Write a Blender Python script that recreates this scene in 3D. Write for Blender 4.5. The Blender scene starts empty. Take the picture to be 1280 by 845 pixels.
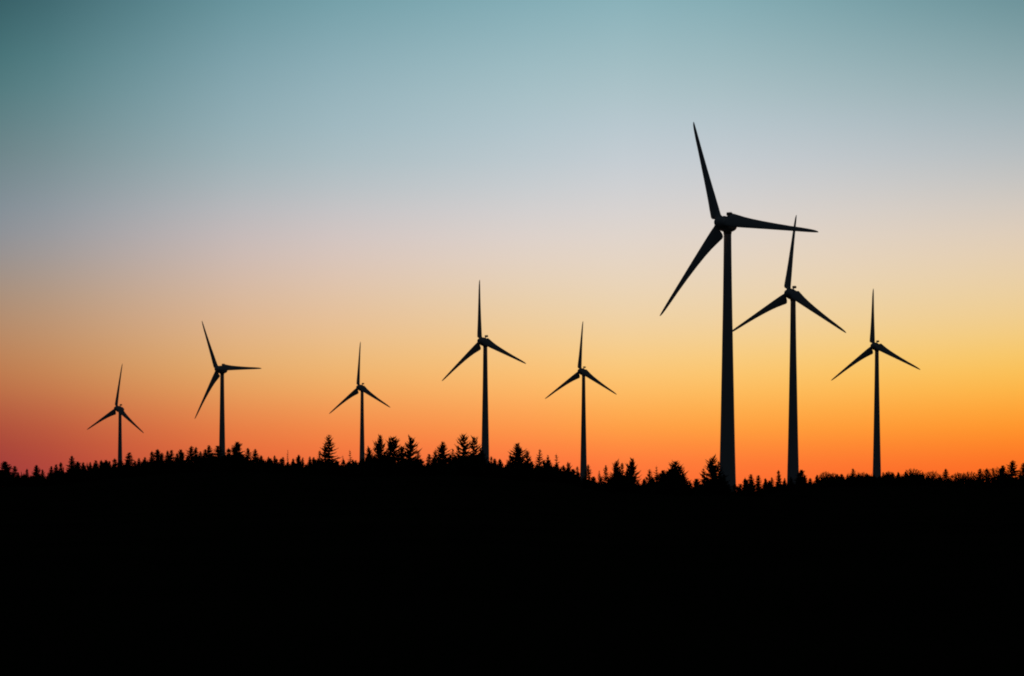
import bpy, math, random
from mathutils import Vector, Matrix
random.seed(7)
S = bpy.context.scene
COL = S.collection
R = math.radians

# ------------------------------------------------------------------ camera
FPX, CX, HY, CZ = 1280*85/36, 640.0, 630.0, 1.7      # 85 mm lens, eye height 1.7 m
cam = bpy.data.objects.new('camera', bpy.data.cameras.new('camera'))
COL.objects.link(cam); S.camera = cam
cam.location = (0, 0, CZ); cam.rotation_euler = (R(90), 0, 0)
cam.data.lens = 85; cam.data.sensor_width = 36
cam.data.shift_y = (HY-422.5)/1280
cam.data.clip_start = 0.5; cam.data.clip_end = 30000

# ------------------------------------------------------------------ sky after sunset
SUN_AZ, RIM_EL = 17.0, 0.6          # degrees right of the view axis, height of the added rim light in degrees
def lin(c):
    return tuple(((v/255)/12.92 if v/255 <= .04045 else ((v/255+.055)/1.055)**2.4) for v in c)
# measured sky colours: rows by height above the horizon (17.4 px = 0.33 deg), columns by compass direction
SKY_Y = [4, 98, 198, 298, 398, 470, 535, 572, 605]
SKY_X = [24, 320, 640, 820, 1250]
SKY_C = [[(56,97,104),(80,122,127),(112,136,141),(146,148,153),(181,144,115),(193,126,81),(181,86,61),(171,69,58),(168,62,60)],
         [(107,150,159),(134,167,176),(160,180,186),(200,188,186),(223,183,146),(231,169,104),(234,129,70),(232,108,60),(230,94,56)],
         [(132,172,181),(160,188,195),(186,199,205),(220,208,201),(236,203,158),(249,188,112),(252,149,74),(252,121,64),(252,104,58)],
         [(138,177,185),(166,191,197),(196,204,210),(224,212,202),(239,209,164),(251,196,113),(254,159,68),(254,128,60),(253,110,54)],
         [(108,147,154),(144,170,175),(183,190,193),(222,205,186),(239,205,145),(250,191,88),(254,150,47),(252,120,40),(250,100,36)]]
def catmull(xs, ys, x):
    if x <= xs[0]:
        k = (x-xs[0])/(xs[1]-xs[0]); k = max(k, -.35); return tuple(p+(q-p)*k for p, q in zip(ys[0], ys[1]))
    if x >= xs[-1]:
        k = (x-xs[-1])/(xs[-1]-xs[-2]); k = min(k, .35); return tuple(p+(p-q)*k for p, q in zip(ys[-1], ys[-2]))
    i = max(j for j in range(len(xs)-1) if xs[j] <= x); h = xs[i+1]-xs[i]; t = (x-xs[i])/h
    def slope(j, c):
        lo, hi = max(0, j-1), min(len(xs)-1, j+1); return (ys[hi][c]-ys[lo][c])/(xs[hi]-xs[lo])
    return tuple((2*t**3-3*t*t+1)*ys[i][c]+(t**3-2*t*t+t)*h*slope(i, c)+(-2*t**3+3*t*t)*ys[i+1][c]+(t**3-t*t)*h*slope(i+1, c) for c in range(3))
def sky_at(x, y):
    col = [catmull(SKY_X, [c[k] for c in SKY_C], x) for k in range(len(SKY_Y))]
    return tuple(max(0, min(255, v)) for v in catmull(SKY_Y, col, y))
ROWS = [625, 608, 592, 576, 556, 535, 512, 490, 468, 446, 424, 400, 374, 348, 322, 296, 266, 234, 200, 160, 120, 80, 40, 0]
world = bpy.data.worlds.new('World'); S.world = world; world.use_nodes = True
nt = world.node_tree; N = nt.nodes; L = nt.links
for n in list(N): N.remove(n)
def nd(t, **k):
    n = N.new(t)
    for a, b in k.items(): setattr(n, a, b)
    return n
def math_(op, a, b=None, c=None, clamp=False):
    n = nd('ShaderNodeMath', operation=op, use_clamp=clamp)
    for i, v in enumerate((a, b, c)):
        if v is None: continue
        if isinstance(v, (int, float)): n.inputs[i].default_value = v
        else: L.new(v, n.inputs[i])
    return n.outputs[0]
tc = nd('ShaderNodeTexCoord'); sx = nd('ShaderNodeSeparateXYZ'); L.new(tc.outputs['Generated'], sx.inputs[0])
el = math_('MULTIPLY', math_('ARCSINE', sx.outputs[2]), 180/math.pi)
az = math_('MULTIPLY', math_('ARCTAN2', sx.outputs[0], sx.outputs[1]), 180/math.pi)
ELMAX = 40.0
fe = math_('DIVIDE', el, ELMAX, clamp=True)
def ramp(cols, over):
    r = nd('ShaderNodeValToRGB'); e = r.color_ramp
    e.interpolation = 'LINEAR'
    stops = [(max(0, math.degrees(math.atan((HY-y)/FPX))/ELMAX), lin(c)) for y, c in zip(ROWS, cols)]
    top = stops[-1][1]
    stops += [(15/ELMAX, tuple(v*.62 for v in top)), (20/ELMAX, tuple(v*f for v, f in zip(top, (.22, .28, .33)))),
              (28/ELMAX, tuple(v*f for v, f in zip(top, (.05, .075, .11)))), (1.0, over)]
    while len(e.elements) < len(stops): e.elements.new(1.0)
    for k, (p, c) in enumerate(stops):
        e.elements[k].position = p; 
    for k, (p, c) in enumerate(stops):
        e.elements[k].position = p; e.elements[k].color = (*c, 1)
    L.new(fe, r.inputs[0]); return r.outputs[0]
NIGHT = (.0095, .013, .017)
def mix(f, a, b):
    m = nd('ShaderNodeMix', data_type='RGBA'); L.new(f, m.inputs[0])
    for s, v in ((6, a), (7, b)):
        if isinstance(v, tuple): m.inputs[s].default_value = (*v, 1)
        else: L.new(v, m.inputs[s])
    return m.outputs[2]
def smooth(v, a, b):
    m = nd('ShaderNodeMapRange', interpolation_type='SMOOTHSTEP'); L.new(v, m.inputs[0])
    m.inputs[1].default_value = a; m.inputs[2].default_value = b
    return m.outputs[0]
def linear(v, a, b):
    m = nd('ShaderNodeMapRange'); L.new(v, m.inputs[0]); m.inputs[1].default_value = a; m.inputs[2].default_value = b
    return m.outputs[0]
XS = [-60, 60, 180, 300, 420, 540, 660, 780, 900, 1020, 1140, 1260, 1380]
AZ = [math.degrees(math.atan((x-CX)/FPX)) for x in XS]
s1 = None
for k, x in enumerate(XS):
    r_ = ramp([sky_at(x, y) for y in ROWS], NIGHT)
    s1 = r_ if s1 is None else mix(linear(az, AZ[k-1], AZ[k]), s1, r_)
daz = math_('ABSOLUTE', math_('SUBTRACT', az, 3.0))
s1 = mix(smooth(daz, 16, 62), s1, NIGHT)             # the far side of the sky is already night
sky = nd('ShaderNodeTexSky', sky_type='NISHITA', sun_disc=False)
sky.sun_elevation = R(-4.0); sky.sun_rotation = R(SUN_AZ)
add = nd('ShaderNodeMix', data_type='RGBA', blend_type='ADD'); add.inputs[0].default_value = 0.02
L.new(s1, add.inputs[6]); L.new(sky.outputs[0], add.inputs[7])
bg = nd('ShaderNodeBackground'); L.new(add.outputs[2], bg.inputs[0]); bg.inputs[1].default_value = 1.0
ow = nd('ShaderNodeOutputWorld'); L.new(bg.outputs[0], ow.inputs[0])

sun = bpy.data.objects.new('sun', bpy.data.lights.new('sun', 'SUN')); COL.objects.link(sun)  # weak warm rim light added for the right-hand edges; the real sun has set
sun.data.energy = 0.12; sun.data.angle = R(3.0); sun.data.color = (1.0, .42, .2)
sd = Vector((math.sin(R(SUN_AZ))*math.cos(R(RIM_EL)), math.cos(R(SUN_AZ))*math.cos(R(RIM_EL)), math.sin(R(RIM_EL))))
sun.rotation_euler = (-sd).to_track_quat('-Z', 'Y').to_euler(); sun.location = (60, 200, 120)

S.view_settings.view_transform = 'Standard'; S.view_settings.look = 'None'
S.view_settings.exposure = 0.0; S.view_settings.gamma = 1.0; S.view_settings.use_curve_mapping = False
S.render.engine = 'CYCLES'; S.cycles.max_bounces = 4; S.cycles.filter_width = 1.9
S.render.dither_intensity = 1.0

# ------------------------------------------------------------------ materials
def material(name, c1, c2, scale, rough=.7, bump=0.0, stretch=(1,1,1), spec=.3):
    m = bpy.data.materials.new(name); m.use_nodes = True
    t = m.node_tree; b = t.nodes['Principled BSDF']
    co = t.nodes.new('ShaderNodeTexCoord'); mp = t.nodes.new('ShaderNodeMapping'); mp.inputs[3].default_value = stretch
    no = t.nodes.new('ShaderNodeTexNoise'); no.inputs['Scale'].default_value = scale; no.inputs['Detail'].default_value = 5
    cr = t.nodes.new('ShaderNodeValToRGB'); cr.color_ramp.elements[0].position = .3; cr.color_ramp.elements[1].position = .7
    cr.color_ramp.elements[0].color = (*c1, 1); cr.color_ramp.elements[1].color = (*c2, 1)
    t.links.new(co.outputs['Object'], mp.inputs[0]); t.links.new(mp.outputs[0], no.inputs[0])
    t.links.new(no.outputs[0], cr.inputs[0]); t.links.new(cr.outputs[0], b.inputs['Base Color'])
    b.inputs['Roughness'].default_value = rough; b.inputs['Specular IOR Level'].default_value = spec
    if bump:
        bu = t.nodes.new('ShaderNodeBump'); bu.inputs[0].default_value = bump; bu.inputs[1].default_value = .05
        t.links.new(no.outputs[0], bu.inputs['Height']); t.links.new(bu.outputs[0], b.inputs['Normal'])
    return m
M_TOWER = material('weathered_white_tower_paint', (.56,.57,.58), (.66,.66,.66), .35, .55, .1, (1,1,.12))
M_SHELL = material('white_shell_paint', (.6,.6,.61), (.68,.68,.68), .6, .5)
M_BLADE = material('blade_gelcoat', (.54,.55,.56), (.62,.62,.63), .4, .5, 0, (1,1,.2))
M_METAL = material('dark_galvanised_metal', (.12,.12,.12), (.2,.2,.2), 3, .6)
M_NEEDLE = material('spruce_needles', (.018,.032,.016), (.035,.055,.024), 1.3, .85, spec=0.0)
M_LEADER = material('bare_twig_bark', (.04,.03,.024), (.07,.05,.04), 2, .9, spec=0.0)
M_BARK = material('spruce_bark', (.05,.038,.03), (.09,.07,.055), 5, .9, .3, (1,1,.3), spec=0.0)
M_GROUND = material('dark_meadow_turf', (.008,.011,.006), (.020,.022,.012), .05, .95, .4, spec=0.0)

# ------------------------------------------------------------------ helpers
def mesh_from(name, V, F, mat, smooth=False):
    me = bpy.data.meshes.new(name); me.from_pydata([tuple(v) for v in V], [], F); me.materials.append(mat)
    if smooth:
        me.polygons.foreach_set('use_smooth', [True]*len(me.polygons))
    me.update(); return me
def link(name, data, parent=None):
    o = bpy.data.objects.new(name, data); COL.objects.link(o)
    if parent: o.parent = parent
    return o
def tag(o, label=None, cat=None, group=None, kind=None):
    for k, v in (('label', label), ('category', cat), ('group', group), ('kind', kind)):
        if v: o[k] = v
    return o
class MB:
    def __init__(s): s.V = []; s.F = []
    def rings(s, rings, cap=True):
        b = len(s.V); n = len(rings[0])
        for r in rings: s.V += r
        for i in range(len(rings)-1):
            for j in range(n):
                k = (j+1) % n
                s.F.append((b+i*n+j, b+i*n+k, b+(i+1)*n+k, b+(i+1)*n+j))
        if cap:
            s.F.append(tuple(b+j for j in reversed(range(n)))); s.F.append(tuple(b+(len(rings)-1)*n+j for j in range(n)))
    def lathe(s, prof, n=40, axis='z', cap=True):          # prof: (position along axis, radius)
        rs = []
        for p, r in prof:
            ring = []
            for j in range(n):
                a = 2*math.pi*j/n
                u, v = r*math.cos(a), r*math.sin(a)
                ring.append(Vector((u, v, p)) if axis == 'z' else Vector((u, p, -v)) if axis == 'y' else Vector((p, u, v)))
            rs.append(ring)
        s.rings(rs, cap)
    def tube(s, pts, rad, n=3):
        rs = []
        for i, p in enumerate(pts):
            d = (pts[min(i+1, len(pts)-1)]-pts[max(i-1, 0)]).normalized()
            u = d.cross(Vector((0, 0, 1)) if abs(d.z) < .9 else Vector((1, 0, 0))).normalized(); v = d.cross(u)
            rs.append([p+(u*math.cos(2*math.pi*j/n)+v*math.sin(2*math.pi*j/n))*rad[i] for j in range(n)])
        s.rings(rs, False)
    def box(s, c, d):
        x, y, z = c; a, b, e = d[0]/2, d[1]/2, d[2]/2
        s.rings([[Vector((x-a, y-b, z+k)), Vector((x+a, y-b, z+k)), Vector((x+a, y+b, z+k)), Vector((x-a, y+b, z+k))] for k in (-e, e)])
    def spike(s, p, d, length, w):                         # a needled shoot: two crossed tapering blades
        q = p+d*length; m = p+d*length*.35
        u = d.cross(Vector((0, 0, 1)) if abs(d.z) < .9 else Vector((1, 0, 0))).normalized()*w; v = d.cross(u)
        b = len(s.V); s.V += [p, m+u, q, m-u, m+v, m-v]
        s.F += [(b, b+1, b+2, b+3), (b, b+4, b+2, b+5)]
    def mesh(s, name, mat, smooth=False): return mesh_from(name, s.V, s.F, mat, smooth)
def interp(tab, x):
    if x <= tab[0][0]: return tab[0][1]
    for (a, b), (c, d) in zip(tab, tab[1:]):
        if x <= c: return b+(d-b)*(x-a)/(c-a)
    return tab[-1][1]
def sstep(t):
    t = min(1, max(0, t)); return t*t*(3-2*t)

# ------------------------------------------------------------------ terrain: a low ridge, and lower ground behind it
RIDGE = [(-400,606),(0,599),(60,598),(100,593),(150,587),(200,583),(260,579),(300,579),(330,580),(365,580),(400,583),(440,585),(500,584),(560,583),
         (610,585),(640,589),(700,593),(725,598),(745,603),(800,607),(870,608),(930,606),(960,603),(1000,603),(1060,602),(1150,601),(1200,604),(1240,604),(1280,600),(1700,604)]
RDIST = [(-400,840),(150,780),(250,720),(330,630),(400,545),(480,500),(600,480),(700,520),(780,600),(915,660),(960,860),(1020,960),(1200,1000),(1280,980),(1700,980)]
# tower foot x, distance, rotor axis height, yaw, rotor phase
TURB = [(-300.98,1856.5,74.5,34.9,-3.7),(-176.12,1469.1,83.14,36.8,28.9),(-112.5,1814.7,88.71,37.3,3.0),(-14.78,1335.9,91.15,39.4,7.0),
        (49.21,1662.2,92.47,37.3,1.1),(65.63,736.2,86.71,39.7,21.4),(123.9,1065.7,94.01,38.5,-2.5),(217.55,1441.7,95.4,38.4,4.1)]
HUB = 88.0
DROP = 9.0
def smooth_tab(tab, x, w=14): return sum(interp(tab, x+k*w/2)*c for k, c in ((-2,.1),(-1,.25),(0,.3),(1,.25),(2,.1)))
def base_terrain(x, y):
    r = math.hypot(x, y); a = math.atan2(x, y)
    px = CX+FPX*math.tan(max(-R(70), min(R(70), a))) if abs(a) < R(70) else (1e4 if a > 0 else -1e4)
    dr = smooth_tab(RDIST, px)
    zr = CZ+(HY-smooth_tab(RIDGE, px)-DROP)/FPX*dr
    side = 1-sstep((abs(a)-R(16))/R(60))
    zr = zr*side
    d = y if abs(a) < R(20) else r
    if d < dr: z = zr*max(0, d/dr)**1.7
    else:
        t = d-dr
        z = zr-(t/60)**2*.5*math.exp(-t/90)-7.0*sstep((t-15)/160)+3.0*sstep((t-900)/2500)
    return z
PADS = [(x, y, h-HUB-base_terrain(x, y)) for x, y, h, *_ in TURB]
def terrain(x, y):
    z = base_terrain(x, y)
    if y > 500:
        for px, py, dz in PADS:
            q = ((x-px)**2+((y-py)*.8)**2)/(70**2)
            if q < 12: z += dz*math.exp(-q)
    return z
mb = MB()
radii = [0.4*1.12**i for i in range(42)]
rr_ = [0.5]; 
while rr_[-1] < 12000: rr_.append(rr_[-1]*(1.09 if rr_[-1] < 300 or rr_[-1] > 2200 else 1.017))
angs = [-180+i*6 for i in range(26)]+[-24+i*.5 for i in range(20)]+[-14+i*.14 for i in range(200)]+[14+i*.5 for i in range(21)]+[30+i*6 for i in range(25)]
n = len(angs)
for r in rr_:
    for a in angs:
        x, y = r*math.sin(R(a)), r*math.cos(R(a)); mb.V.append(Vector((x, y, terrain(x, y))))
for i in range(len(rr_)-1):
    for j in range(n):
        k = (j+1) % n
        mb.F.append((i*n+j, i*n+k, (i+1)*n+k, (i+1)*n+j))
mb.F.append(tuple(range(n)))
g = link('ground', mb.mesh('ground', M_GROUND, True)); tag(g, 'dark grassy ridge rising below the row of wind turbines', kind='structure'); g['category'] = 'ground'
del g['category']

# ------------------------------------------------------------------ wind turbines
def blade_mesh():
    # r, chord, leading-edge offset from the pitch axis, thickness ratio, twist
    T = [(1.4,1.7,.85,1.0,16),(1.75,1.75,.85,.97,16),(2.0,2.15,.87,.8,17),(2.25,2.75,.9,.6,18),(2.55,3.3,.93,.45,18),(2.95,3.72,.95,.38,18),(3.5,3.86,.95,.34,17),(4.4,3.7,.95,.32,16),
         (6,3.4,.92,.29,13.5),(8,3.03,.88,.26,11),(11,2.6,.8,.23,8.5),(15,2.15,.69,.21,6),(20,1.7,.56,.19,4),(25,1.32,.44,.18,2.5),(29,1.1,.36,.17,1.5),(32,.86,.28,.17,1),(33.8,.62,.2,.17,1),(34.7,.34,.12,.17,1),(35.0,.05,.02,.2,1)]
    m = MB(); rings = []; K = 24
    for r, c, le, th, tw in T:
        if r > 2.2: c *= 1.14; le *= 1.07
        ring = []; b = R(tw); bend = 1.1*max(0, (r-1.5)/33.5)**2
        for j in range(K):
            a = 2*math.pi*j/K
            s = .5-.5*math.cos(a)                          # 0 at the leading edge, 1 at the trailing edge
            if th > .9: y = .5*math.sin(a)*th
            else:
                f = 2.6*(math.sqrt(max(s, 0))*.5-.13*s-.36*s*s+.29*s**3-.10*s**4*3.0)
                f = max(0.0, .5*math.sin(a)**2)**.5*.7*(1-.45*s) if True else f
                y = math.copysign(1, math.sin(a))*f*th
            X = le-s*c; Y = y*c
            ring.append(Vector((X*math.cos(b)+Y*math.sin(b), -X*math.sin(b)+Y*math.cos(b)+bend, r)))
        rings.append(ring)
    m.rings(rings); return m.mesh('blade', M_BLADE, True)
BLADE = blade_mesh()
def hub_mesh():
    m = MB(); prof = []
    for i in range(15):
        t = i/14; prof.append((-2.35+2.35*t, max(.03, 1.75*math.sqrt(1-(1-t)**2))))
    prof += [(.5,1.8),(1.15,1.85),(1.2,1.7)]
    m.lathe(prof, 40, 'y')
    return m.mesh('hub', M_SHELL, True)
HUBM = hub_mesh()
def collar_mesh():
    m = MB(); m.lathe([(1.1,.98),(1.2,1.02),(2.0,1.02),(2.1,.95)], 28, 'z'); return m.mesh('blade_collar', M_SHELL, True)
COLLAR = collar_mesh()
def nacelle_mesh():
    m = MB()
    # distance behind the rotor plane, radius: generator ring, then an egg tapering to the tail
    prof = [(1.25,1.9),(1.3,2.2),(1.5,2.35),(2.5,2.4),(2.7,2.3),(2.75,2.05),(3.2,2.1),(4.2,2.12),(5.2,2.0),(6.2,1.72),(7.0,1.34),(7.6,.9),(7.95,.42),(8.05,.05)]
    m.lathe(prof, 44, 'y'); return m.mesh('nacelle', M_SHELL, True)
NAC = nacelle_mesh()
def yaw_mesh():
    m = MB(); m.lathe([(-2.9,1.04),(-2.85,1.22),(-2.3,1.3),(-1.5,1.3)], 36, 'z'); return m.mesh('yaw_bearing', M_METAL, True)
YAWB = yaw_mesh()
def sensor_mesh():
    m = MB(); m.box((-.3,0,.55), (.4,.4,1.2)); m.box((.1,.1,1.55), (1.35,1.3,.9)); m.tube([Vector((.4,.5,1.95)), Vector((.4,.5,2.4))], [.05,.04], 6)
    return m.mesh('wind_sensor', M_METAL)
SENS = sensor_mesh()
TOW = [(2.6,2.3),(12,2.5),(24,2.85),(41.6,3.5),(63.6,4.35),(75.8,4.95),(88,5.6)]  # metres below the rotor axis, diameter
def tower_mesh():
    m = MB(); prof = [(-.8, 2.83)]
    for i in range(43):
        dep = HUB-(HUB-2.6)*i/42
        # cubic-ish smoothing of the measured profile
        d = sum(interp(TOW, min(88, max(2.6, dep+k)))*w for k, w in ((-4,.25),(0,.5),(4,.25)))
        prof.append((HUB-dep, d/2))
    m.lathe(prof, 48, 'z'); return m.mesh('tower', M_TOWER, True)
TOWER = tower_mesh()
def door_mesh():
    m = MB(); m.box((0,-2.82,1.5), (1.0,.16,2.1)); m.box((0,-3.3,.35), (1.4,1.1,.12)); m.box((0,-4.0,.12), (1.4,.35,.12)); return m.mesh('tower_door', M_METAL)
DOOR = door_mesh()
TILT = Matrix.Rotation(R(-5), 4, 'X')
OVER = 3.8
def turbine(x, y, h, yaw, ph, label):
    root = link('wind_turbine', None); root.location = (x, y, h-HUB); root.rotation_euler = (0, 0, R(-yaw))
    tag(root, label, 'wind turbine', 'wind turbines along the ridge')
    link('tower', TOWER, root)
    link('tower_door', DOOR, root)
    link('yaw_bearing', YAWB, root).matrix_local = Matrix.Translation((0, 0, HUB))
    top = Matrix.Translation((0, 0, HUB)) @ TILT @ Matrix.Translation((0, -OVER, 0))
    nac = link('nacelle', NAC, root); nac.matrix_local = top
    s = link('wind_sensor', SENS, nac); s.matrix_local = Matrix.Translation((0, 4.3, 1.86))
    hub = link('hub', HUBM, root); hub.matrix_local = top
    for k in range(3):
        b = link('blade', BLADE, root)
        # phase is counter-clockwise in the view; rotation about +Y is clockwise seen from the front
        b.matrix_local = top @ Matrix.Rotation(R(120*k-ph), 4, 'Y')
        c = link('blade_collar', COLLAR, b)
    return root
TL = ['smallest dark wind turbine, only a short stretch of tower showing above the far spruces',
      'dark wind turbine with one blade level, its tower rising from jagged little spruces',
      'thin dark wind turbine just behind the bushy spruces, next to the tall pointed spruce',
      'mid-sized dark wind turbine whose tower stands behind the twin-topped bushy spruce',
      'slim dark wind turbine above the falling treeline, between bushy spruces and open gaps',
      'largest dark wind turbine, thick tower beside a lone spruce, one blade nearly level',
      'tall dark wind turbine whose raised blade crosses the level blade of the largest one',
      'dark wind turbine above the even far wood, outermost on the brightest side of sky']
for t, l in zip(TURB, TL): turbine(*t, l)

# ------------------------------------------------------------------ trees
def spruce(seed, H, rb, ws, nb, power, shoot_w, up=0.0, sparse=1.0, bare=0.0, leader=.7, lift=38):
    rnd = random.Random(seed); m = MB(); tr = MB(); U = rnd.uniform
    lean = Vector((U(-.02,.02), U(-.02,.02), 1))
    axis = lambda z: Vector((lean.x*z+.05*math.sin(z*1.3+seed), lean.y*z, z))
    tr.tube([axis(-.4), axis(H*.3), axis(H*.65), axis(H-.02)], [.013*H+.05, .011*H+.02, .006*H+.02, .012], 7)
    z = H*.05
    while z < H-leader*.75:
        f = 1-z/H
        k = max(3, int(nb*(.75 if f < .12 else 1)+U(-.8,.8)))
        a0 = U(0, 6.28)
        for i in range(k):
            if rnd.random() > sparse: continue
            a = a0+6.283*i/k+U(-.35,.35)
            Ln = rb*f**power*U(.62,1.18)+.12
            if rnd.random() < .06: Ln *= 1.25
            e0 = R(U(-8,8)+up+lift*(1-f)**1.6)
            p = axis(z+U(-.09,.09)); pts = [p]; dirs = []
            segs = 4
            for s in range(segs):
                e = e0+R(-10*math.sin(s/segs*3.1)+(24 if f < .75 else 16)*(s/segs)**2)
                d = Vector((math.cos(a)*math.cos(e), math.sin(a)*math.cos(e), math.sin(e)))
                p = p+d*Ln/segs; pts.append(p); dirs.append(d); a += U(-.1,.1)
            w = shoot_w
            m.tube(pts, [w*.8, w*.95, w*.8, w*.55, .006], 3)
            step = .2 if w < .08 else .3
            q = step*.6
            while q < Ln-.04:
                if rnd.random() > bare:
                    s = min(segs-1, int(q/Ln*segs)); d = dirs[s]; p0 = pts[s]+d*(q-s*Ln/segs)
                    side = d.cross(Vector((0,0,1))).normalized()
                    for sg in (-1, 1):
                        an = R(U(35,62)); dd = (d*math.cos(an)+side*sg*math.sin(an)+Vector((0,0,U(-.25,.3)))).normalized()
                        l2 = (.5*(Ln-q)+.1)*U(.6,1.1); l2 = min(l2, .75)
                        m.spike(p0, dd, l2, w*1.0)
                        if l2 > .38:
                            side2 = dd.cross(Vector((0,0,1))).normalized()
                            for sg2 in (-1, 1):
                                d3 = (dd*.7+side2*sg2*.7+Vector((0,0,U(-.3,.3)))).normalized()
                                m.spike(p0+dd*l2*U(.3,.55), d3, l2*.5, w)
                q += step
            m.spike(pts[-1]-dirs[-1]*.05, dirs[-1], .12+.1*rnd.random(), w*.6)
        # short shoots on the stem between whorls
        for i in range(3):
            a = U(0, 6.28); m.spike(axis(z+ws*U(.2,.8)), Vector((math.cos(a), math.sin(a), U(.2,.9))).normalized(), .18+.3*f, w if 'w' in dir() else shoot_w)
        z += ws*(1.0 if f > .25 else .85)*U(.85,1.15)
    t0 = axis(H-leader*.8); m.spike(t0, Vector((0,0,1)), leader*.8, shoot_w*.55)
    m.tube([axis(H-leader), axis(H-leader*.5), axis(H)], [shoot_w*.8, shoot_w*.5, .012], 4)
    for i in range(4):
        a = U(0,6.28); m.spike(t0, Vector((math.cos(a), math.sin(a), U(.5,1.1))).normalized(), leader*U(.28,.5), shoot_w*.55)
    return tr.mesh('trunk', M_BARK, True), m.mesh('crown', M_NEEDLE), H
def bare_tree(seed, H, spread):
    """leafless broadleaf: short bole, limbs fanning into a dome, each limb breaking up into fine twigs"""
    rnd = random.Random(seed); tr = MB(); tw = MB(); U = rnd.uniform
    def dome(d): return Vector((d.x*.5*H*spread, d.y*.5*H*spread, .40*H+d.z*.60*H))
    fork = Vector((U(-.1,.1), U(-.1,.1), H*.2))
    tr.tube([Vector((0,0,-.4)), fork*.6, fork], [.035*H, .028*H, .022*H], 8)
    for i in range(34):
        f = (i+.5)/34; z = 1-f*1.1; a = i*2.39996+U(-.3,.3); q = math.sqrt(max(0, 1-z*z))
        end = dome(Vector((q*math.cos(a), q*math.sin(a), z)))*U(.86,1.0)
        b0 = fork+Vector((0,0,U(-.04,.2)*H)); mid = b0.lerp(end, .5)+Vector((U(-.04,.04)*H, U(-.04,.04)*H, U(0,.06)*H))
        pts = [b0, mid, end]; (tr if i % 2 == 0 else tw).tube(pts, [.016*H, .011*H, .006*H], 5)
        for k in range(11):
            t = .25+.75*k/10; p = b0.lerp(mid, t*2) if t < .5 else mid.lerp(end, t*2-1)
            d = ((end-b0).normalized()+Vector((U(-1,1), U(-1,1), U(-.6,.9)))*.9).normalized(); l = H*U(.07,.15)*(1.2-.75*t)
            e = p+d*l; tw.tube([p, p.lerp(e, .5)+Vector((0,0,.02*H*U(-1,1))), e], [.009*H, .007*H, .004*H], 3)
            for n_ in range(9):
                pp = p.lerp(e, U(.25,1)); d2 = (d+Vector((U(-1,1), U(-1,1), U(-.7,1)))*.9).normalized()
                tw.spike(pp, d2, H*U(.025,.055), .009*H)
    for i in range(900):                                   # outermost twigs, a fuzzy rim all round the dome
        a = U(0, 6.283); z = U(-.1, 1); q = math.sqrt(max(0, 1-z*z)); d = Vector((q*math.cos(a), q*math.sin(a), z))
        p = dome(d)*U(.78, .95)
        tw.spike(p, (d*.8+Vector((U(-1,1), U(-1,1), U(-.7,.9)))).normalized(), H*U(.03,.06), .011*H)
    top = sorted(v.z for v in tw.V)[-40]
    for v in tr.V+tw.V: v *= H/top
    return tr.mesh('trunk', M_BARK, True), tw.mesh('crown', M_LEADER), H
#            seed H   rb   ws  nb  pow  w
YOUNG = [spruce(11, 9, 3.0, .56, 6, .78, .10, 8, lift=42), spruce(12, 9, 3.2, .6, 6, .74, .10, 12, lift=42), spruce(13, 9, 2.9, .55, 6, .78, .095, 6, sparse=.92), spruce(14, 9, 3.1, .62, 6, .72, .10, 14, sparse=.9, lift=44)]
BUSHY = [spruce(21, 9, 4.0, .62, 6, .62, .11, 20, leader=.9, lift=40), spruce(22, 9, 3.8, .6, 6, .56, .11, 24, leader=.8, lift=38), spruce(23, 9, 4.2, .66, 6, .66, .11, 16, leader=.85, lift=42), spruce(24, 9, 4.0, .7, 5, .58, .12, 22, leader=1.0, lift=40, sparse=.85)]
SPARSE = [spruce(31, 9, 2.4, .75, 6, .85, .06, 8, sparse=.8, bare=.3, leader=1.1), spruce(32, 9, 2.2, .68, 6, .85, .06, 10, sparse=.85, bare=.25, leader=1.2)]
FAR = [spruce(41, 10, 3.2, .5, 7, .72, .17, -2, leader=.8), spruce(42, 10, 3.6, .54, 7, .68, .17, -4, leader=.7), spruce(43, 10, 2.9, .48, 7, .76, .17, 0, leader=.9), spruce(44, 9, 3.7, .52, 8, .62, .18, 6, leader=.5), spruce(45, 10, 3.3, .56, 6, .74, .18, 4, leader=.8, sparse=.9)]
FILLERS = [spruce(61, 7, 2.9, .5, 8, .8, .16, 10, leader=.5), spruce(62, 7, 3.1, .52, 8, .72, .16, 14, leader=.6), spruce(63, 7, 2.7, .48, 8, .85, .16, 6, leader=.6), spruce(64, 7, 2.8, .5, 8, .9, .16, 2, leader=.7)]
ROUND = [bare_tree(51, 10, 1.5), bare_tree(53, 10, 1.7), bare_tree(55, 9, 1.3)]
SETS = {'y': ('spruce', YOUNG), 'b': ('spruce', BUSHY), 's': ('spruce', SPARSE), 'f': ('spruce', FAR), 'r': ('bare_tree', ROUND), 'd': ('spruce', FILLERS)}
CATS = {'spruce': 'spruce', 'bare_tree': 'tree'}
used = {}
def plant(px, py, kind, label, group=None, dd=0.0, wid=1.0, lo=0.0):
    """a tree whose tip is seen at (px, py), standing dd metres behind the crest of the ridge"""
    nm, fam = SETS[kind]; i = used.get(kind, 0); used[kind] = i+1
    trunk, crown, H = fam[i % len(fam)]
    d = smooth_tab(RDIST, px)+dd; x = (px-CX)/FPX*d; zt = CZ+(HY-py)/FPX*d; zb = terrain(x, d)-.05
    h = max(1.2, zt-zb); s = h/H
    sw = s*wid*random.uniform(.92,1.08)
    o = link(nm, None); o.location = (x, d, zb); o.scale = (sw, sw, s); o.rotation_euler = (0, 0, random.uniform(0, 6.28))
    tag(o, label, CATS[nm], group)
    link('trunk', trunk, o); link('crown', crown, o)
    return o

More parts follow.
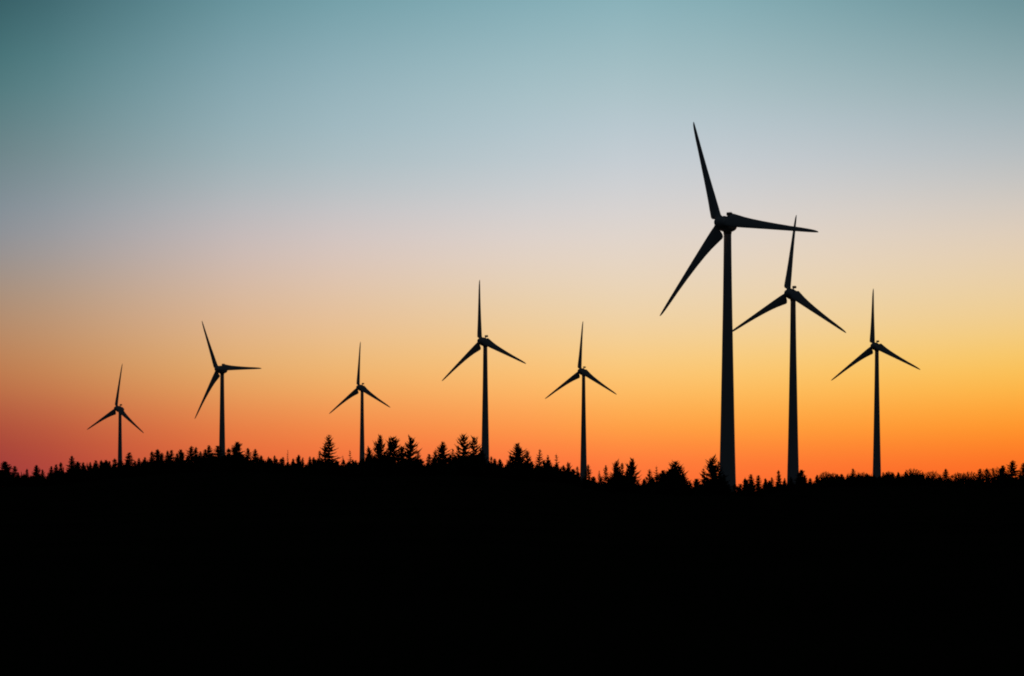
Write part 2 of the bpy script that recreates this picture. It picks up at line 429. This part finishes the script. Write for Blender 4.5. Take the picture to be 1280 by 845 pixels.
# --- trees that stand out against the sky: tip in the photograph, kind, label
U_ = 'one of the bushy young spruces'
NAMED = [
 (90,569,'f',1.0,'pointed spruce overtopping the low end of the treeline, before the smallest turbine'),
 (161,565,'f',1.0,'dense pointed spruce right beside the tower of the smallest turbine'),
 (144,572,'f',1.1,'broad low spruce hiding the foot of the smallest turbine tower'),
 (7,577,'f',1.3,'blunt many-topped spruce at the very end of the treeline'),
 (239.3,556.6,'f',1.0,'tallest spruce in the jagged rise leading up to the level-bladed turbine'),
 (261.6,555.8,'f',1.0,'sharp spruce two tops short of the level-bladed turbine tower'),
 (272.5,556.6,'f',1.2,'round-topped spruce touching the tower of the level-bladed turbine'),
 (286,559,'f',1.1,'low spruce on the far side of the level-bladed turbine foot'),
 (296.5,552.5,'f',1.05,'highest spruce beside the level-bladed turbine, with a bent open tip'),
 (309.8,559,'f',.95,'narrow spruce, first of a pair past the level-bladed turbine'),
 (319,560.6,'f',1.0,'slanting spruce, second of a pair past the level-bladed turbine'),
 (359.6,561,'s',.5,'thin pole-like dead tip poking out of the low even treeline'),
 (399.8,562,'y',.8,'slim spruce leaning against the tall pointed spruce with a long leader'),
 (411.5,542.5,'y',.95,'tall pointed spruce with a long bare leader, standing clear of its neighbours'),
 (407.3,552,'y',.7,'secondary spike of a spruce close against the tall pointed spruce'),
 (438,561,'s',.85,'thin see-through spruce in the dip before the thin turbine'),
 (429,568.7,'s',.9,'short wispy spruce in the dip behind the tall pointed spruce'),
 (461,559,'b',.8,'ragged spruce just past the foot of the thin turbine tower'),
 (474,544.6,'b',.75,'spiky spruce, first and tallest top of the bushy clump past the thin turbine'),
 (492.5,545,'b',1.0,'wide bushy spruce with upswept branches, fullest of the clump past the thin turbine'),
 (486.6,547,'y',.7,'narrow spruce leader between the two tall tops of the bushy clump'),
 (503,557,'b',.8,'spreading spruce shoulder edging the gap in the bushy clump'),
 (513,545.5,'b',.8,'open spruce with a tall bare leader, alone between two gaps'),
 (522.7,562.6,'y',.9,'low spruce filling the slope below the open spruce with a bare leader'),
 (536.8,567,'f',.8,'small plain cone-shaped spruce in the gap between two bushy clumps'),
 (544,562,'y',.8,'young spruce at the near edge of the mid-sized turbine clump'),
 (552.7,553,'b',.95,'bushy spruce with a single blunt top, two clear of the mid-sized turbine'),
 (565.6,560,'y',.9,'slender spruce between the blunt-topped one and the twin-topped clump'),
 (572.5,556.6,'y',.75,'upright side spruce hugging the tallest top by the mid-sized turbine'),
 (580.2,541.8,'b',.85,'tallest twin-topped spruce by the mid-sized turbine, with a long thin leader'),
 (592.6,545.3,'b',.75,'lower twin spruce nearest to the mid-sized turbine tower'),
 (601,561,'b',.9,'broad spruce covering the foot of the mid-sized turbine tower'),
 (614,569.5,'y',.9,'short spruce on the falling side of the mid-sized turbine tower'),
 (625,572.5,'f',1.0,'low plain spruce in the saddle past the mid-sized turbine'),
 (648,555,'b',1.1,'broad branching spruce standing free midway between two turbines'),
 (659.7,562.5,'b',.6,'curved side stem of the broad branching spruce standing free'),
 (638,567.5,'y',.85,'small spruce tucked under the edge of the broad branching spruce'),
 (674.3,560.5,'y',.75,'slim tiered spruce, tallest on the slope after the broad branching one'),
 (685,568.7,'y',.75,'pointed low spruce between two slim tiered spruces'),
 (696.3,566,'s',1.0,'see-through tiered spruce above the slope before the slim turbine'),
 (710.4,578,'b',.9,'rounded little spruce on the slope before the slim turbine'),
 (721.6,582,'y',.9,'small spruce touching the slim turbine tower foot'),
 (735.3,580,'y',.9,'little spike-topped spruce just past the slim turbine tower foot'),
 (749.3,587.6,'y',.65,'tiny narrow spruce alone in the gap past the slim turbine'),
 (757.7,581.5,'y',.85,'tiered small spruce between the tiny narrow one and a dense pair'),
 (771.2,575.3,'b',.75,'dense dark spruce, larger of the pair past the slim turbine'),
 (777.8,577,'y',.7,'thin leader rising between the dense pair of spruces'),
 (789,573.5,'b',.8,'upright ragged spruce, outer of the dense pair past the slim turbine'),
 (812,586,'y',.9,'small open spruce alone before the wide mound-shaped spruce'),
 (820,581.6,'s',1.0,'open tiered spruce leaning on the wide mound-shaped spruce'),
 (843,575.5,'b',1.15,'wide mound-shaped spruce between the slim turbine and the largest turbine'),
 (851,583,'b',1.0,'drooping side of the mound, a low spruce falling towards the gap'),
 (828,588,'f',1.0,'low spruce at the near foot of the wide mound-shaped spruce'),
 (880,583,'s',1.1,'bare curling spruce at the edge of the gap near the largest turbine'),
 (891.3,570.3,'b',.95,'lone dense spruce leaning in front of the largest turbine tower'),
 (898,575,'y',.8,'spruce top overlapping the edge of the largest turbine tower'),
 (905,592,'f',1.2,'low spruce hiding the foot of the largest turbine tower'),
 (939,592,'f',.9,'small pointed spruce, first past the largest turbine tower'),
 (947.5,593.6,'f',.8,'little twin spruce behind the first one past the largest turbine'),
 (973.6,586.5,'f',.75,'thin upright spruce standing above its neighbours before the tall turbine'),
 (1001.6,587.3,'f',1.1,'triangular spruce against the far side of the tall turbine foot'),
 (1066,585,'f',1.0,'spruce with a ragged crown topping the far wood before the outermost turbine'),
 (1182.3,585.5,'f',1.1,'single dark spruce rising between low bare-branched trees'),
 (1224.5,585.5,'f',1.0,'spruce at the start of the rising last stretch of far wood'),
 (1233,584,'f',.9,'narrow spruce second in the rising last stretch of far wood'),
 (1253,582,'f',.9,'spruce between the bare round tree and the tallest far-wood spruce'),
 (1266,574.5,'f',1.2,'tallest tiered spruce of the far wood, on the brightest side of the sky'),
 (1280,578,'f',1.1,'spruce cut by the edge of the picture beside the tallest far-wood spruce'),
 (1141,585.3,'r',1.0,'widest dome-shaped bare tree swelling out of the far wood'),
 (1165,588.4,'r',1.0,'low round bare tree between the dome-shaped one and a dark spruce'),
 (1199,590.5,'r',1.2,'lowest spreading bare tree just past the single dark far spruce'),
 (1213,589,'r',.9,'lacy bare tree with sky showing through, before the last rise'),
 (1243,584,'r',1.1,'round bare tree set among the spruces of the last rise'),
 (1031.7,589.2,'r',.9,'round little bare tree past the tall turbine foot'),
 (1042,590.8,'r',.9,'low rounded bare tree midway between the tall and the outermost turbine'),
 (1077,590,'r',1.0,'rounded bare tree beside the foot of the outermost turbine'),
 (1112,589,'r',.9,'twiggy low bare tree just past the outermost turbine tower'),
]
for px, py, k, w, lab in NAMED: plant(px, py, k, lab, 'trees standing out along the ridge', random.uniform(-8, 14), w*(1.16 if k in 'fyb' else 1))

# --- small tops one cannot tell apart, by stretch of the ridge
RUNS = [
 ([(19,582),(34,585),(46,581.5),(53,586),(64,582),(70,580),(76.5,576.4),(97,577),(104,577),(113,577),(120,575),(126,574),(132,575),(137,575.5)],'f',
   'small dark spruce in the low treeline before the smallest turbine', 'spruces of the low end of the treeline'),
 ([(174,572),(181,571),(189.6,562.6),(196.3,562),(202.3,565),(209.6,562.6),(214.4,562),(221,565),(226.4,562),(245,558),(250.5,563.5),(256,561)],'f',
   'small sharp spruce in the jagged rise between the smallest and level-bladed turbines', 'spruces of the jagged rise'),
 ([(303.8,567),(326,569.5),(335.6,570),(343.3,568.7),(353.6,571),(366,572),(373,568.7),(378.5,571),(387.5,570),(391.7,571)],'f',
   'low spruce in the even stretch past the level-bladed turbine', 'spruces of the even stretch'),
 ([(931,596),(957,598),(964.7,596),(981,597),(1006,593),(1013,597),(1021.4,593.6),(1052,592),(1059,592),(1085,593),(1104,589.5),(1123,590),(1132,589),(1153.4,589),(1175,594)],'f',
   'tiny spruce top in the even far wood past the largest turbine', 'spruces of the far wood'),
]
for pts, k, lab, grp in RUNS:
    for px, py in pts: plant(px, py, k, lab, grp, random.uniform(-10, 25), random.uniform(.85,1.1))

# --- the close-grown rows that fill the treeline below those tips
GAP = [(0,588),(28,591),(59,592),(70,586),(100,582),(125,579),(150,577),(175,574.5),(200,572),(230,570),(260,567),(290,566),(310,570),(330,574),(345,573),(363,577),(382,577),(400,572),(430,576),
       (445,573),(470,566),(500,572),(515,570),(530,575),(543,574),(570,568),(600,566),(615,573),(630,580),(645,572),(670,577),(690,577),(720,589),(745,599),(760,594),(775,590),(785,590),(797,602),(815,595),
       (840,588),(860,594),(867,603),(880,592),(898,592),(912,607.5),(925,604),(940,598),(960,600.5),(980,598),(1000,598),(1015,600),(1030,596),(1060,594),(1090,594),(1120,593),(1140,592),(1160,594),(1175,597),(1195,598),(1220,597),(1235,598),(1250,593),(1280,590)]
FILL = [(0,150,'low spruce packed into the dark base of the treeline, smallest-turbine end','f'),
        (150,330,'low spruce packed in the dark base below the level-bladed turbine','f'),
        (330,440,'low spruce packed in the dark base on both sides of the tall pointed spruce','f'),
        (440,640,'low spruce packed in the dark base under the bushy clumps','y'),
        (640,800,'low spruce packed in the dark base of the slope by the slim turbine','y'),
        (800,925,'low spruce packed in the dark base by the mound and the largest turbine','y'),
        (925,1290,'low spruce packed in the dark base of the far wood','f')]
x = -6.0; rf = random.Random(99)
while x < 1288:
    for a, b, lab, _ in FILL:
        if a <= max(0, x) < b:
            plant(x, interp(GAP, x)+rf.uniform(-3.0, 4.0), 'd', lab, lab.split(',')[0].replace('low spruce', 'low spruces'), rf.uniform(-30, 12), rf.uniform(1.0, 1.45))
    x += rf.uniform(5.0, 10.0)

# --- saplings, brambles and heather along the crest, under the trees
mb = MB(); ru = random.Random(5)
for i in range(15000):
    px = ru.uniform(-60, 1340); d = smooth_tab(RDIST, px)+ru.uniform(-16, 14); x = (px-CX)/FPX*d; z = terrain(x, d)-.05
    rise = (smooth_tab(RIDGE, px)+DROP-interp(GAP, px)-(3.0 if px < 400 else 4.2 if px < 925 else 6.0))/FPX*d          # saplings reach just under the gaps between the trees
    bump = 1+.25*math.sin(px*.23+.7)*math.sin(px*.061)+.2*math.sin(px*.51)+.12*math.sin(px*1.13)
    hgt = max(.5, rise*bump*ru.uniform(.5, 1.0)*(1.18 if ru.random() < .06 else 1))
    a = ru.uniform(0, 6.28); t = Vector((math.cos(a)*.3, math.sin(a)*.3, 1)).normalized()
    mb.spike(Vector((x, d, z)), t, hgt, ru.uniform(.22, .42)*(.6+d/1600))
    if i % 3 == 0:
        for k in range(3):
            a = ru.uniform(0, 6.28); t2 = Vector((math.cos(a)*.8, math.sin(a)*.8, .7)).normalized()
            mb.spike(Vector((x, d, z+hgt*ru.uniform(.3,.75))), t2, hgt*.3, .12)
tag(link('undergrowth', mb.mesh('undergrowth', M_NEEDLE)), 'dark thicket of saplings and heather covering the crest under the trees', 'undergrowth', kind='stuff')
